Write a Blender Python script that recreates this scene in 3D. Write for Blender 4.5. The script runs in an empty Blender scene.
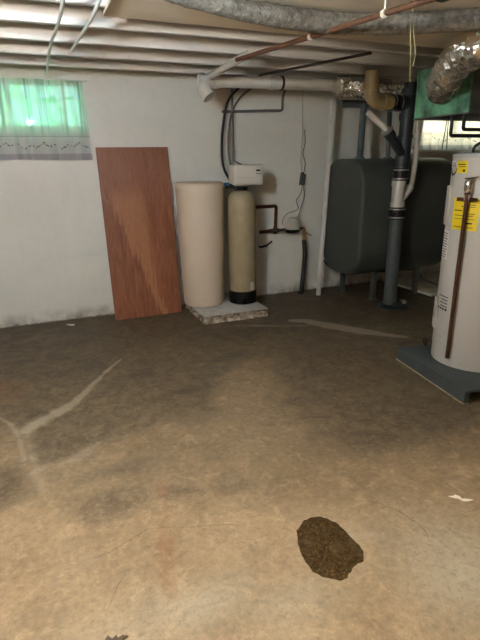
import bpy, bmesh, math, random
import numpy as np
from mathutils import Vector, Matrix, noise as mnoise
random.seed(7)
S = bpy.context.scene
COL = S.collection
PI = math.pi
cos, sin, rad = math.cos, math.sin, math.radians

# ------------------------------------------------------------------ camera
CAM_H, PITCH, YAW, ROLL = 1.42, rad(18), rad(22), rad(1.0)
F = Vector((sin(YAW)*cos(PITCH), cos(YAW)*cos(PITCH), -sin(PITCH)))
R0 = Vector((cos(YAW), -sin(YAW), 0)); U0 = R0.cross(F)
R = cos(ROLL)*R0 - sin(ROLL)*U0; U = R.cross(F)
cd = bpy.data.cameras.new('camera'); cam = bpy.data.objects.new('camera', cd); COL.objects.link(cam)
cd.sensor_fit = 'HORIZONTAL'; cd.sensor_width = 36; cd.lens = 36.0; cd.clip_start = .02
m = Matrix((R, U, -F)).transposed().to_4x4(); m.translation = (0, 0, CAM_H); cam.matrix_world = m
S.camera = cam

# ------------------------------------------------------------------ geometry helpers (all in room metres)
def merge(*gs):
    V, Fc = [], []
    for v, f in gs:
        o = len(V); V += [tuple(p) for p in v]; Fc += [tuple(i+o for i in q) for q in f]
    return V, Fc
def box(x0, x1, y0, y1, z0, z1):
    V = [(x, y, z) for z in (z0, z1) for y in (y0, y1) for x in (x0, x1)]
    return V, [(0,2,3,1), (4,5,7,6), (0,1,5,4), (2,6,7,3), (0,4,6,2), (1,3,7,5)]
def xf(g, M):
    return [tuple(M @ Vector(v)) for v in g[0]], g[1]
def rotbox(c, sx, sy, sz, rz=0, rx=0, ry=0):
    g = box(-sx/2, sx/2, -sy/2, sy/2, -sz/2, sz/2)
    return xf(g, Matrix.Translation(c) @ Matrix.Rotation(rz, 4, 'Z') @ Matrix.Rotation(rx, 4, 'X') @ Matrix.Rotation(ry, 4, 'Y'))
def spline(P, k=8):
    P = [Vector(p) for p in P]
    if k < 2: return P
    Q = [2*P[0]-P[1]] + P + [2*P[-1]-P[-2]]
    out = []
    for i in range(1, len(Q)-2):
        a, b, c, d = Q[i-1:i+3]
        for j in range(k):
            t = j/k
            out.append(.5*((2*b)+(c-a)*t+(2*a-5*b+4*c-d)*t*t+(3*b-a-3*c+d)*t**3))
    out.append(P[-1]); return out
def resample(P, step):
    L = [0]
    for a, b in zip(P, P[1:]): L.append(L[-1]+(b-a).length)
    n = max(2, int(L[-1]/step)); out = []; j = 0
    for i in range(n+1):
        s = L[-1]*i/n
        while j < len(P)-2 and L[j+1] < s: j += 1
        t = (s-L[j])/max(1e-9, L[j+1]-L[j]); out.append(P[j].lerp(P[j+1], t))
    return out
def tube(P, r, n=14, k=1, rf=None, caps=True, step=None):
    P = spline(P, k)
    if step: P = resample(P, step)
    T = [(P[min(i+1, len(P)-1)]-P[max(i-1, 0)]).normalized() for i in range(len(P))]
    up = Vector((0, 0, 1)) if abs(T[0].z) < .9 else Vector((1, 0, 0))
    A = (up - up.dot(T[0])*T[0]).normalized(); V, Fc = [], []
    for i, (p, t) in enumerate(zip(P, T)):
        A = (A - A.dot(t)*t).normalized(); B = t.cross(A)
        for j in range(n):
            th = 2*PI*j/n; rr = r if rf is None else rf(i/(len(P)-1), th, i)
            V.append(tuple(p + rr*(cos(th)*A + sin(th)*B)))
    for i in range(len(P)-1):
        for j in range(n):
            a, b = i*n+j, i*n+(j+1) % n
            Fc.append((a, b, b+n, a+n))
    if caps:
        Fc.append(tuple(range(n))[::-1]); Fc.append(tuple((len(P)-1)*n+j for j in range(n)))
    return V, Fc
def elbowpath(P, r, k=6):
    """polyline whose corners are rounded with radius r"""
    P = [Vector(p) for p in P]; out = [P[0]]
    for a, b, c in zip(P, P[1:], P[2:]):
        d1 = (a-b); d2 = (c-b); q = min(r, d1.length*.49, d2.length*.49)
        s, e = b+d1.normalized()*q, b+d2.normalized()*q
        for i in range(k+1):
            t = i/k; out.append((1-t)**2*s+2*t*(1-t)*b+t*t*e)
    out.append(P[-1]); return out
def lathe(prof, c=(0, 0, 0), n=40, axis='Z', sx=1, sy=1):
    V, Fc = [], []
    for r, z in prof:
        for j in range(n):
            th = 2*PI*j/n; V.append((r*sx*cos(th), r*sy*sin(th), z))
    for i in range(len(prof)-1):
        for j in range(n):
            a, b = i*n+j, i*n+(j+1) % n; Fc.append((a, b, b+n, a+n))
    Fc.append(tuple(range(n))[::-1]); Fc.append(tuple((len(prof)-1)*n+j for j in range(n)))
    if isinstance(axis, str):
        M = {'Z': Matrix(), 'X': Matrix.Rotation(PI/2, 4, 'Y'), 'Y': Matrix.Rotation(-PI/2, 4, 'X')}[axis]
    else:
        M = Vector((0, 0, 1)).rotation_difference(Vector(axis)).to_matrix().to_4x4()
    return xf((V, Fc), Matrix.Translation(c) @ M)
def cyl(p0, p1, r, n=20, r1=None):
    r1 = r if r1 is None else r1
    p0, p1 = Vector(p0), Vector(p1)
    return lathe([(r, 0), (r1, (p1-p0).length)], p0, n, (p1-p0).normalized())

ORG = {}
def obj(name, g, mat, parent=None, smooth=True, bevel=0, seg=2, ang=35, origin=None):
    V, Fc = g
    me = bpy.data.meshes.new(name)
    if parent is not None: o0 = ORG[parent]
    elif origin is not None: o0 = Vector(origin)
    else:
        a = np.array(V); o0 = Vector(((a[:, 0].min()+a[:, 0].max())/2, (a[:, 1].min()+a[:, 1].max())/2, a[:, 2].min()))
    me.from_pydata([tuple(Vector(v)-o0) for v in V], [], Fc)
    bm = bmesh.new(); bm.from_mesh(me)
    bmesh.ops.recalc_face_normals(bm, faces=bm.faces)
    if bevel:
        es = [e for e in bm.edges if len(e.link_faces) == 2 and e.calc_face_angle(0) > rad(30)]
        bmesh.ops.bevel(bm, geom=es, offset=bevel, segments=seg, affect='EDGES', profile=.5, clamp_overlap=True)
    bm.to_mesh(me); bm.free()
    if smooth:
        me.polygons.foreach_set('use_smooth', [True]*len(me.polygons)); me.set_sharp_from_angle(angle=rad(ang))
    o = bpy.data.objects.new(name, me); COL.objects.link(o)
    if mat: me.materials.append(mat)
    if parent is not None: o.parent = parent; ORG[o] = o0
    else: o.location = o0; ORG[o] = o0
    return o
def tag(o, label, cat, group=None):
    o['label'] = label; o['category'] = cat
    if group: o['group'] = group
    return o
def thing(name, label, cat, loc, group=None):
    o = bpy.data.objects.new(name, None); COL.objects.link(o); o.location = loc; o.empty_display_size = .1
    ORG[o] = Vector(loc); return tag(o, label, cat, group)
def struct(o): o['kind'] = 'structure'; return o

# ------------------------------------------------------------------ material helpers
class NT:
    def __init__(s, name):
        s.m = bpy.data.materials.new(name); s.m.use_nodes = True; s.t = s.m.node_tree
        s.b = s.t.nodes['Principled BSDF']; s.out = s.t.nodes['Material Output']
        s._tc = None
    def n(s, typ, props=None, **inp):
        d = s.t.nodes.new(typ)
        for k, v in (props or {}).items(): setattr(d, k, v)
        for k, v in inp.items():
            key = int(k[1:]) if k[0] == '_' and k[1:].isdigit() else k.replace('_', ' ')
            s.set(d.inputs[key], v)
        return d
    def set(s, sock, v):
        if hasattr(v, 'is_output') or isinstance(v, bpy.types.NodeSocket): s.t.links.new(v, sock)
        else: sock.default_value = v
    def obj(s):
        if s._tc is None: s._tc = s.t.nodes.new('ShaderNodeTexCoord')
        return s._tc.outputs['Object']
    def math(s, op, a, b=0.0, c=0.0, clamp=False):
        d = s.n('ShaderNodeMath', {'operation': op, 'use_clamp': clamp}, _0=a, _1=b, _2=c); return d.outputs[0]
    def mapr(s, v, a, b, c=0.0, d=1.0, smooth=False):
        return s.n('ShaderNodeMapRange', {'interpolation_type': 'SMOOTHSTEP' if smooth else 'LINEAR'}, Value=v, From_Min=a, From_Max=b, To_Min=c, To_Max=d).outputs[0]
    def noise(s, scale, detail=4.0, rough=.55, vec=None, dist=0.0):
        return s.n('ShaderNodeTexNoise', None, Vector=vec or s.obj(), Scale=scale, Detail=detail, Roughness=rough, Distortion=dist).outputs[0]
    def mapping(s, sc=(1, 1, 1), loc=(0, 0, 0), rot=(0, 0, 0)):
        return s.n('ShaderNodeMapping', None, Vector=s.obj(), Scale=sc, Location=loc, Rotation=rot).outputs[0]
    def mix(s, fac, a, b, mode='MIX'):
        d = s.t.nodes.new('ShaderNodeMix'); d.data_type = 'RGBA'; d.blend_type = mode
        s.set(d.inputs[0], fac)
        for i, v in ((6, a), (7, b)):
            s.set(d.inputs[i], (*v, 1) if isinstance(v, tuple) and len(v) == 3 else v)
        return d.outputs[2]
    def sep(s, vec=None):
        return s.n('ShaderNodeSeparateXYZ', None, Vector=vec or s.obj()).outputs
    def bump(s, h, strength=.3, dist=.01):
        d = s.n('ShaderNodeBump', None, Height=h, Strength=strength, Distance=dist); s.set(s.b.inputs['Normal'], d.outputs[0])
    def p(s, **k):
        for key, v in k.items():
            if isinstance(v, tuple) and len(v) == 3: v = (*v, 1)
            s.set(s.b.inputs[key.replace('_', ' ')], v)
        return s
def simple(name, c, rough=.5, metal=0.0, var=.12, scale=12.0, bump=0.0, bscale=60.0, bdist=.004):
    t = NT(name); n = t.noise(scale, 5.0)
    k = t.mapr(n, .3, .7)
    lo = tuple(x*(1-var) for x in c); hi = tuple(min(1, x*(1+var)) for x in c)
    t.p(Base_Color=t.mix(k, lo, hi), Metallic=metal, Roughness=t.mapr(n, .3, .7, max(0, rough-.06), min(1, rough+.06)))
    if bump: t.bump(t.noise(bscale, 4.0), bump, bdist)
    return t.m

M = {}
M['pvc'] = simple('white_pvc', (.62, .58, .52), .4, var=.08, scale=9)
M['pvc_old'] = simple('aged_pvc', (.50, .45, .37), .45, var=.12)
M['pole'] = simple('white_pipe_paint', (.66, .63, .58), .4, var=.06)
M['tan'] = simple('tan_pvc', (.30, .205, .085), .35, var=.15)
M['abs'] = simple('black_abs', (.020, .026, .028), .38, var=.2)
M['rubber'] = simple('black_rubber', (.008, .008, .009), .3, var=.2)
M['steel'] = simple('clamp_steel', (.6, .58, .55), .3, 1.0, var=.1)
M['greypipe'] = simple('grey_painted_pipe', (.080, .090, .090), .45, var=.2)
M['oil'] = simple('oil_tank_paint', (.062, .066, .058), .5, var=.15, scale=5, bump=.06, bscale=9)
M['blackpipe'] = simple('black_iron', (.013, .013, .013), .5, var=.2)
M['copper'] = simple('aged_copper', (.085, .034, .016), .42, .55, var=.35, scale=14)
M['rusty'] = simple('rusty_pipe', (.12, .055, .028), .6, .3, var=.4, scale=20)
M['darkpipe'] = simple('tarnished_pipe', (.055, .040, .030), .5, .4, var=.3)
M['greytube'] = simple('grey_conduit', (.17, .16, .145), .45, .3, var=.15)
M['hose'] = simple('black_hose', (.014, .016, .018), .4, var=.2)
M['brass'] = simple('brass', (.45, .30, .12), .35, .9, var=.2)
M['chrome'] = simple('chrome', (.75, .73, .7), .16, 1.0, var=.05)
M['brine'] = simple('cream_plastic', (.67, .545, .415), .42, var=.03, scale=4)
M['head'] = simple('cream_control_plastic', (.68, .62, .53), .4, var=.03)
M['black'] = simple('black_plastic', (.006, .006, .006), .30, var=.1)
M['black'].node_tree.nodes['Principled BSDF'].inputs['Specular IOR Level'].default_value = .2
M['blue'] = simple('blue_plastic', (.03, .10, .25), .4, var=.1)
M['white'] = simple('white_paint', (.72, .69, .64), .5, var=.06)
M['jacket'] = simple('heater_enamel', (.47, .435, .385), .32, var=.03, scale=3)
M['jackettop'] = simple('heater_top_enamel', (.36, .35, .33), .4, var=.08)
M['plat'] = simple('grey_platform_paint', (.055, .065, .065), .6, var=.25, scale=8)
M['ply_edge'] = simple('raw_board_edge', (.36, .28, .18), .7, var=.3, scale=40)
M['yellow'] = simple('yellow_label_paper', (.78, .56, .015), .5, var=.04)
M['paper'] = simple('white_label_paper', (.62, .60, .56), .5, var=.04)
M['ink'] = simple('black_print', (.015, .014, .013), .5, var=.1)
M['red'] = simple('red_print', (.40, .03, .02), .5, var=.1)
M['string'] = simple('yellowed_string', (.36, .30, .15), .8, var=.2, scale=80)
M['cable'] = simple('pale_cable_sheath', (.66, .70, .66), .45, var=.08)
M['duct_dark'] = simple('dark_sheet_metal', (.05, .052, .05), .45, .5, var=.25)
M['galv'] = simple('dull_sheet_metal', (.16, .155, .145), .4, .8, var=.2)

def mat_wall():
    t = NT('painted_foundation_wall'); v = t.obj(); s = t.sep()
    a = t.noise(1.3, 5.0, .6); b = t.noise(14.0, 6.0, .65)
    c = t.mix(t.mapr(a, .35, .65), (.70, .66, .595), (.78, .74, .67))
    c = t.mix(t.mapr(b, .5, .8, 0, .25), c, (.58, .55, .50))
    # horizontal drips, scuffs and a grubby strip along the floor
    st = t.noise(1.0, 5.0, .6, t.mapping((1.2, 1, 14)))
    c = t.mix(t.mapr(st, .58, .75, 0, .22), c, (.56, .53, .47))
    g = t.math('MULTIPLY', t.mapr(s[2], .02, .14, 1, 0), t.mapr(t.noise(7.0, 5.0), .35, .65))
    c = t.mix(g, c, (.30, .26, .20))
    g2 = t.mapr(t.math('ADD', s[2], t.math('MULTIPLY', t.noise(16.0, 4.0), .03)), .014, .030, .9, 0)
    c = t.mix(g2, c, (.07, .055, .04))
    t.p(Base_Color=c, Roughness=.55)
    br = t.n('ShaderNodeTexBrick', {'offset': .5}, Vector=t.mapping((1, 1, 1), (0, 0, 0), (PI/2, 0, 0)), Scale=1.0, Mortar_Size=.012, Mortar_Smooth=.8, Brick_Width=.405, Row_Height=.2, Color1=(1, 1, 1, 1), Color2=(1, 1, 1, 1), Mortar=(0, 0, 0, 1)).outputs[0]
    h = t.math('ADD', t.math('MULTIPLY', br, .12), t.math('ADD', t.math('MULTIPLY', b, .5), t.math('MULTIPLY', t.noise(2.6, 3.0), 1.2)))
    t.bump(h, .32, .012); return t.m
M['wall'] = mat_wall()

M['unseen_dark'] = simple('dark_unseen_surface', (.20, .185, .16), .8, var=.15, scale=3)  # kept dark on unseen surfaces to cut the fill light
def mat_floor():
    t = NT('stained_concrete')
    at = t.t.nodes.new('ShaderNodeVertexColor'); at.layer_name = 'stains'
    s = t.n('ShaderNodeSeparateColor', None, Color=at.outputs['Color']).outputs
    damp, pale, rust = s[0], s[1], s[2]; worn = at.outputs['Alpha']  # damp also carries shade painted on the right of the floor
    n1 = t.noise(2.2, 6.0, .62, dist=.6); n2 = t.noise(11.0, 8.0, .74, dist=.5); n3 = t.noise(36.0, 7.0, .78); n4 = t.noise(160.0, 3.0, .6)
    n5 = t.noise(4.5, 8.0, .72, dist=1.2)
    c = t.mix(t.mapr(n1, .32, .68), (.190, .130, .070), (.300, .215, .125))
    c = t.mix(t.mapr(n5, .46, .62, 0, .70), c, (.175, .122, .070))
    c = t.mix(t.mapr(n2, .48, .34, 0, .50), c, (.40, .30, .18))
    c = t.mix(t.math('MULTIPLY', worn, t.mapr(n2, .3, .7, .35, .9)), c, (.33, .30, .225))
    # edges of every mark are broken up by the grain of the slab
    nn = t.math('SUBTRACT', t.math('ADD', t.math('MULTIPLY', n5, .6), t.math('MULTIPLY', n2, .4)), .5)
    def edge(a, w, lo, hi, top=1.0):
        return t.mapr(t.math('ADD', a, t.math('MULTIPLY', nn, w)), lo, hi, 0, top, True)
    brown = t.mix(t.mapr(n2, .38, .62), (.085, .060, .034), (.190, .138, .082))
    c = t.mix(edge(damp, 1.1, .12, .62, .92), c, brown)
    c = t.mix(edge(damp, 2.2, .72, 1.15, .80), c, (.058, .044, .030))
    c = t.mix(edge(rust, 2.4, .28, .95, .55), c, (.22, .11, .052))
    c = t.mix(t.math('MULTIPLY', edge(pale, 2.4, .22, .95, .88), t.mapr(n3, .3, .65, .45, .95)), c, (.44, .37, .27))
    c = t.mix(t.mapr(n3, .50, .68, 0, .50), c, (.095, .068, .040))
    c = t.mix(t.mapr(n3, .46, .32, 0, .32), c, (.44, .35, .235))
    c = t.mix(t.mapr(n4, .62, .72, 0, .35), c, (.05, .035, .025))
    t.p(Base_Color=c, Roughness=t.mapr(damp, 0, 1, .72, .55), Specular_IOR_Level=.3)
    h = t.math('ADD', t.math('MULTIPLY', n2, 1.0), t.math('ADD', t.math('MULTIPLY', n3, .35), t.math('MULTIPLY', n4, .12)))
    t.bump(h, .25, .012); return t.m
M['floor'] = mat_floor()

def mat_paintwood(name, a, b, rough=.4):
    t = NT(name); g = t.noise(3.0, 5.0, .6, t.mapping((.6, 6, 6))); n = t.noise(30.0, 5.0)
    c = t.mix(t.mapr(g, .35, .65), a, b)
    c = t.mix(t.mapr(n, .62, .78, 0, .35), c, tuple(x*.55 for x in a))
    t.p(Base_Color=c, Roughness=rough); t.bump(t.math('ADD', g, t.math('MULTIPLY', n, .3)), .25, .006); return t.m
M['joist'] = mat_paintwood('painted_joist', (.55, .53, .50), (.74, .72, .68), .38)
M['subfloor'] = mat_paintwood('painted_subfloor', (.26, .23, .19), (.38, .35, .30), .6)
M['board'] = mat_paintwood('cream_ceiling_board', (.72, .63, .50), (.80, .72, .59), .6)

def mat_plywood():
    t = NT('varnished_plywood'); s = t.sep()
    v = t.mapping((9, 9, .55))
    g1 = t.noise(2.2, 6.0, .6, v, 1.6); g2 = t.noise(16.0, 4.0, .6, t.mapping((6, 6, .35)))
    # a paler tapering band running down the middle of the face
    cx = t.math('ADD', t.math('ADD', s[0], t.math('MULTIPLY', s[2], .239)), t.math('MULTIPLY', t.math('SUBTRACT', g1, .5), .30))
    w = t.mapr(s[2], .22, 1.18, .035, .20)
    band = t.mapr(t.math('DIVIDE', t.math('ABSOLUTE', t.math('SUBTRACT', cx, .152)), w), .55, 1.05, 1, 0, True)
    band = t.math('MULTIPLY', band, t.mapr(t.math('ADD', s[2], t.math('MULTIPLY', g1, .3)), 1.22, 1.42, 1, .15, True))
    c = t.mix(t.mapr(g1, .35, .65), (.20, .068, .031), (.31, .112, .054))
    c = t.mix(t.mapr(t.math('ADD', s[2], t.math('MULTIPLY', g1, .4)), 1.15, 1.55, 0, .45), c, (.30, .14, .095))  # top of the panel paled in the colour to imitate glare
    c = t.mix(t.math('MULTIPLY', band, .55), c, (.48, .215, .10))
    c = t.mix(t.mapr(g2, .5, .72, 0, .35), c, (.10, .034, .016))
    t.p(Base_Color=c, Roughness=t.mapr(g2, .3, .7, .32, .46), Specular_IOR_Level=.45); t.bump(g2, .12, .003); return t.m
M['plywood'] = mat_plywood()

def mat_resin():
    t = NT('wound_fibreglass_tank'); s = t.sep()
    wv = t.n('ShaderNodeTexWave', {'wave_type': 'BANDS', 'bands_direction': 'DIAGONAL'}, Vector=t.obj(), Scale=30.0, Distortion=1.5, Detail=2.0).outputs[0]
    n = t.noise(8.0, 4.0)
    c = t.mix(t.mapr(n, .3, .7), (.31, .25, .145), (.39, .32, .195)); c = t.mix(t.math('MULTIPLY', wv, .16), c, (.48, .42, .28))
    t.p(Base_Color=c, Roughness=.22); t.bump(wv, .12, .002); return t.m
M['resin'] = mat_resin()

def mat_pad():
    t = NT('crumbling_painted_concrete'); s = t.sep()
    n = t.noise(16.0, 6.0, .7); n2 = t.noise(60.0, 5.0, .7)
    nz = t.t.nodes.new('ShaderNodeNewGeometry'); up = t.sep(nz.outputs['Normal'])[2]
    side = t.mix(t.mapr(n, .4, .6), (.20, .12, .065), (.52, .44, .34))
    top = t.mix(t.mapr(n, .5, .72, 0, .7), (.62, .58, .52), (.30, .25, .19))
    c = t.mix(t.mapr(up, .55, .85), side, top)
    t.p(Base_Color=c, Roughness=.8); t.bump(t.math('ADD', n, t.math('MULTIPLY', n2, .5)), .8, .012); return t.m
M['pad'] = mat_pad()

def mat_foil(name, c, rough, amp, sc):
    t = NT(name); n = t.noise(sc, 3.0, .6); vor = t.n('ShaderNodeTexVoronoi', None, Vector=t.obj(), Scale=sc*.8).outputs[0]
    t.p(Base_Color=c, Metallic=1.0, Roughness=rough); t.bump(t.math('ADD', n, vor), amp, .02); return t.m
M['foil'] = mat_foil('crinkled_foil', (.92, .89, .84), .24, .35, 30)
def mat_wrap():
    t = NT('grubby_duct_wrap'); n = t.noise(26.0, 6.0, .7); n2 = t.noise(90.0, 4.0, .7)
    c = t.mix(t.mapr(n, .38, .62), (.13, .12, .10), (.34, .31, .26)); c = t.mix(t.mapr(n2, .6, .75, 0, .6), c, (.42, .40, .35))
    t.p(Base_Color=c, Roughness=.5, Metallic=.25); t.bump(t.math('ADD', n, n2), .8, .012); return t.m
M['wrap'] = mat_wrap()
def mat_green():
    t = NT('green_patina_sheet'); s = t.sep()
    n = t.noise(7.0, 5.0, .6); n2 = t.noise(26.0, 5.0, .7, t.mapping((1, 3, .8)))
    c = t.mix(t.mapr(n, .34, .62), (.045, .105, .080), (.19, .47, .27)); c = t.mix(t.mapr(n2, .55, .75, 0, .7), c, (.040, .050, .040))
    t.p(Base_Color=c, Roughness=.42, Metallic=.15); return t.m
M['green'] = mat_green()

def mat_curtain(motif_z, lav_z, base_z, tint):
    """thin woven cloth; the embroidered vine and lilac border are printed in the weave"""
    t = NT('sheer_curtain_cloth'); s = t.sep(); x, z = s[0], s[2]
    n = t.noise(40.0, 3.0); wv = t.math('SINE', t.math('MULTIPLY', x, 62.0)); wv2 = t.math('SINE', t.math('MULTIPLY', x, 23.0))
    zc = t.math('ADD', motif_z, t.math('MULTIPLY', t.math('ADD', wv, wv2), .012))
    d = t.math('ABSOLUTE', t.math('SUBTRACT', z, zc))
    leaf = t.math('MULTIPLY', t.mapr(d, .004, .013, 1, 0), t.mapr(t.noise(60.0, 2.0), .50, .60))
    c = (*tint, 1)
    c = t.mix(t.mapr(z, lav_z-.004, lav_z, .75, 0), c, (.50, .47, .52))
    c = t.mix(leaf, c, (.10, .10, .09))
    thick = t.mapr(t.noise(1.0, 3.0, .6, t.mapping((34, 0, .7))), .50, .62, 0, .62)      # shading of the gathers, painted into the cloth colour as dark streaks
    c = t.mix(t.math('MULTIPLY', thick, t.mapr(z, base_z-.01, base_z+.1)), c, (.26, .30, .29))
    line = t.mapr(t.math('ABSOLUTE', t.math('SUBTRACT', z, base_z)), .002, .006, .5, 0)
    c = t.mix(line, c, (.35, .33, .31))
    dif = t.n('ShaderNodeBsdfDiffuse', None, Color=c); tr = t.n('ShaderNodeBsdfTranslucent', None, Color=c); tp = t.n('ShaderNodeBsdfTransparent')
    m1 = t.n('ShaderNodeMixShader', None, _0=.5, _1=dif.outputs[0], _2=tr.outputs[0])
    gap = t.mapr(z, base_z-.003, base_z+.003, .02, .16)
    m2 = t.n('ShaderNodeMixShader', None, _0=gap, _1=m1.outputs[0], _2=tp.outputs[0])
    t.t.links.new(m2.outputs[0], t.out.inputs['Surface']); return t.m

def mat_glass():
    t = NT('window_glass'); tp = t.n('ShaderNodeBsdfTransparent', None, Color=(.92, .97, .95, 1)); gl = t.n('ShaderNodeBsdfGlossy', None, Roughness=.05)
    m = t.n('ShaderNodeMixShader', None, _0=.06, _1=tp.outputs[0], _2=gl.outputs[0]); t.t.links.new(m.outputs[0], t.out.inputs['Surface']); return t.m
M['glass'] = mat_glass()
def mat_leaf():
    t = NT('hedge_leaves'); n = t.noise(5.0, 4.0)
    c = t.mix(t.mapr(n, .3, .7), (.03, .34, .09), (.10, .62, .22))
    dif = t.n('ShaderNodeBsdfDiffuse', None, Color=c); tr = t.n('ShaderNodeBsdfTranslucent', None, Color=c)
    m = t.n('ShaderNodeMixShader', None, _0=.4, _1=dif.outputs[0], _2=tr.outputs[0]); t.t.links.new(m.outputs[0], t.out.inputs['Surface']); return t.m
M['leaf'] = mat_leaf()
M['bouncewall'] = simple('warm_bounce_wall', (.34, .27, .20), .8, var=.05)
M['soil'] = simple('outside_ground', (.12, .13, .06), .9, var=.3, scale=6)
def mat_grit():
    t = NT('damp_grit'); n = t.noise(70.0, 6.0, .75); n2 = t.noise(14.0, 4.0)
    c = t.mix(t.mapr(n, .40, .62), (.020, .011, .003), (.066, .038, .011)); c = t.mix(t.mapr(n2, .52, .7, 0, .5), c, (.085, .062, .030))
    c = t.mix(t.mapr(t.noise(150.0, 2.0), .66, .72, 0, .8), c, (.22, .18, .12))
    t.p(Base_Color=c, Roughness=.75, Specular_IOR_Level=.12); t.bump(n, .3, .004); return t.m
M['grit'] = mat_grit()
M['crackm'] = simple('crack_dirt', (.115, .078, .045), .9, var=.3, scale=50)
M['scuff'] = simple('chalky_flake', (.66, .60, .50), .8, var=.08, scale=50)
M['debris'] = simple('dead_leaf', (.06, .04, .025), .8, var=.3, scale=60)
M['slat'] = simple('dusty_white_board', (.62, .55, .43), .6, var=.2, scale=10)

# ------------------------------------------------------------------ the setting
WALL = 4.77
X0, X1, Y0 = -2.6, 6.2, -2.4
CEIL = 2.38
W1 = (-.85, .49, 1.735, 2.13); W2 = (4.20, 5.55, 1.60, 2.13)

# floor: a dense slab whose marks follow the stains seen on it, plus shade painted at right
gx = np.concatenate([np.arange(X0-.2, -1.2, .2), np.arange(-1.2, 4.8, .015), np.arange(4.8, X1+.41, .2)])
gy = np.concatenate([np.arange(Y0-.2, .5, .2), np.arange(.5, 4.75, .015), np.array([4.76, 4.8, 4.95])])
GX, GY = np.meshgrid(gx, gy, indexing='ij')
def blob(cx, cy, rx, ry, a=0, p=1.0):
    ca, sa = cos(a), sin(a); dx, dy = GX-cx, GY-cy
    u, v = (dx*ca+dy*sa)/rx, (-dx*sa+dy*ca)/ry
    return np.exp(-(u*u+v*v)**p)
def stroke(P, w):
    d = np.full(GX.shape, 9.0)
    for (ax, ay, aw), (bx, by, bw) in zip(P, P[1:]):
        L2 = (bx-ax)**2+(by-ay)**2; t = np.clip(((GX-ax)*(bx-ax)+(GY-ay)*(by-ay))/L2, 0, 1)
        q = np.hypot(GX-ax-t*(bx-ax), GY-ay-t*(by-ay))/(aw+(bw-aw)*t); d = np.minimum(d, q)
    return np.exp(-(d/w)**2)
def vnoise(sc, seed):
    r = np.random.RandomState(seed); K = 64; g = r.rand(K, K)
    x, y = (GX+10)*sc, (GY+10)*sc; xi, yi = np.floor(x).astype(int), np.floor(y).astype(int); fx, fy = x-xi, y-yi
    fx, fy = fx*fx*(3-2*fx), fy*fy*(3-2*fy)
    q = lambda a, b: g[(xi+a) % K, (yi+b) % K]
    return q(0,0)*(1-fx)*(1-fy)+q(1,0)*fx*(1-fy)+q(0,1)*(1-fx)*fy+q(1,1)*fx*fy
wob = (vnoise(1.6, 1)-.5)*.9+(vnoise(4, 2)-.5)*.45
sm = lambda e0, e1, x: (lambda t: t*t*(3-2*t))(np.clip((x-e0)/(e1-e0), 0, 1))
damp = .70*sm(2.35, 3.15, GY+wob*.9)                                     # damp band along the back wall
damp = np.maximum(damp, .80*sm(.75, 1.7, GX+wob*.8)*sm(1.45, 1.85, GY+wob*.35))   # and the corner by the tanks, where shade is painted in with the damp
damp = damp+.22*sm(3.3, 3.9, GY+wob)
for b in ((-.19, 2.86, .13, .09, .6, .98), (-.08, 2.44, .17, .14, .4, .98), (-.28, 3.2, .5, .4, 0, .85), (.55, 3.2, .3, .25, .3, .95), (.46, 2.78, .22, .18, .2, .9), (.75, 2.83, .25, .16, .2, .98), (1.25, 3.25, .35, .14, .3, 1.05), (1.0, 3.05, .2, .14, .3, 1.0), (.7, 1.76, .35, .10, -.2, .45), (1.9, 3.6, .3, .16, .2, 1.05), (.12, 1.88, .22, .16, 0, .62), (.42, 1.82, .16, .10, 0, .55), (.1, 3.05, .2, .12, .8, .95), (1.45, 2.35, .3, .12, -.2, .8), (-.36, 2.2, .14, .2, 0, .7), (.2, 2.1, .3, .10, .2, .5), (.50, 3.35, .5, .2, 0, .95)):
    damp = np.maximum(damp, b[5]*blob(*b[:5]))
pale = .95*stroke([(-.236, 2.685, .9), (-.133, 2.80, 1.1), (-.004, 2.877, 1.0), (.105, 3.037, .6), (.199, 3.195, .5), (.31, 3.368, .4), (.432, 3.542, .2)], .058)
pale = np.maximum(pale,   .52*stroke([(-.236, 2.685, .8), (-.213, 2.418, 1.0), (-.168, 2.188, 1.1), (-.148, 2.044, .7)], .042))
pale = np.maximum(pale, .55*stroke([(-.167, 2.257, .9), (-.073, 2.27, 1.1), (.011, 2.30, 1.0), (.125, 2.381, .5)], .065))
pale = np.maximum(pale, .75*stroke([(-.382, 2.911, .6), (-.312, 2.791, .8), (-.265, 2.596, .9), (-.242, 2.382, .7)], .026))
pale = np.maximum(pale, 1.5*stroke([(2.08, 3.83, .6), (2.197, 3.76, .9), (2.314, 3.56, 1.2), (2.478, 3.32, 1.2), (2.73, 3.02, .4)], .065))
pale = np.maximum(pale, .60*stroke([(1.55, 3.92, .7), (1.9, 3.74, .8), (2.2, 3.62, .5)], .05))
for b in ((.90, 1.28, .22, .24, -.4, .55), (.75, 2.35, .5, .12, .2, .30), (-.1, 1.55, .25, .2, 0, .3)): pale = np.maximum(pale, b[5]*blob(*b[:5]))
rust = .72*stroke([(.36, 1.92, .6), (.33, 1.72, 1.0), (.29, 1.55, 1.1), (.26, 1.38, 1.0), (.25, 1.28, .6)], .055)
rust = np.maximum(rust, .75*blob(-.45, 3.30, .32, .35)); rust = np.maximum(rust, .75*stroke([(.33, 2.42, .5), (.31, 2.26, .8)], .035)); rust = np.maximum(rust, .45*blob(.62, 1.25, .2, .12))
rust = np.maximum(rust, .45*blob(2.0, 2.55, .5, .3))
worn = np.maximum(.95*blob(1.27, .98, .26, .26), .75*blob(.33, 1.22, .24, .10)); worn = np.maximum(worn, .4*blob(.1, 1.2, .3, .15)); worn = np.maximum(worn, .5*blob(.62, 1.1, .2, .12))
nx, ny = GX.shape
GZ = (wob*.004) - .003*np.clip(pale, 0, 1)*0
GZ = np.where((GY > 1.0) & (GY < 3.2), GZ, GZ)*.5-.0015
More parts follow.
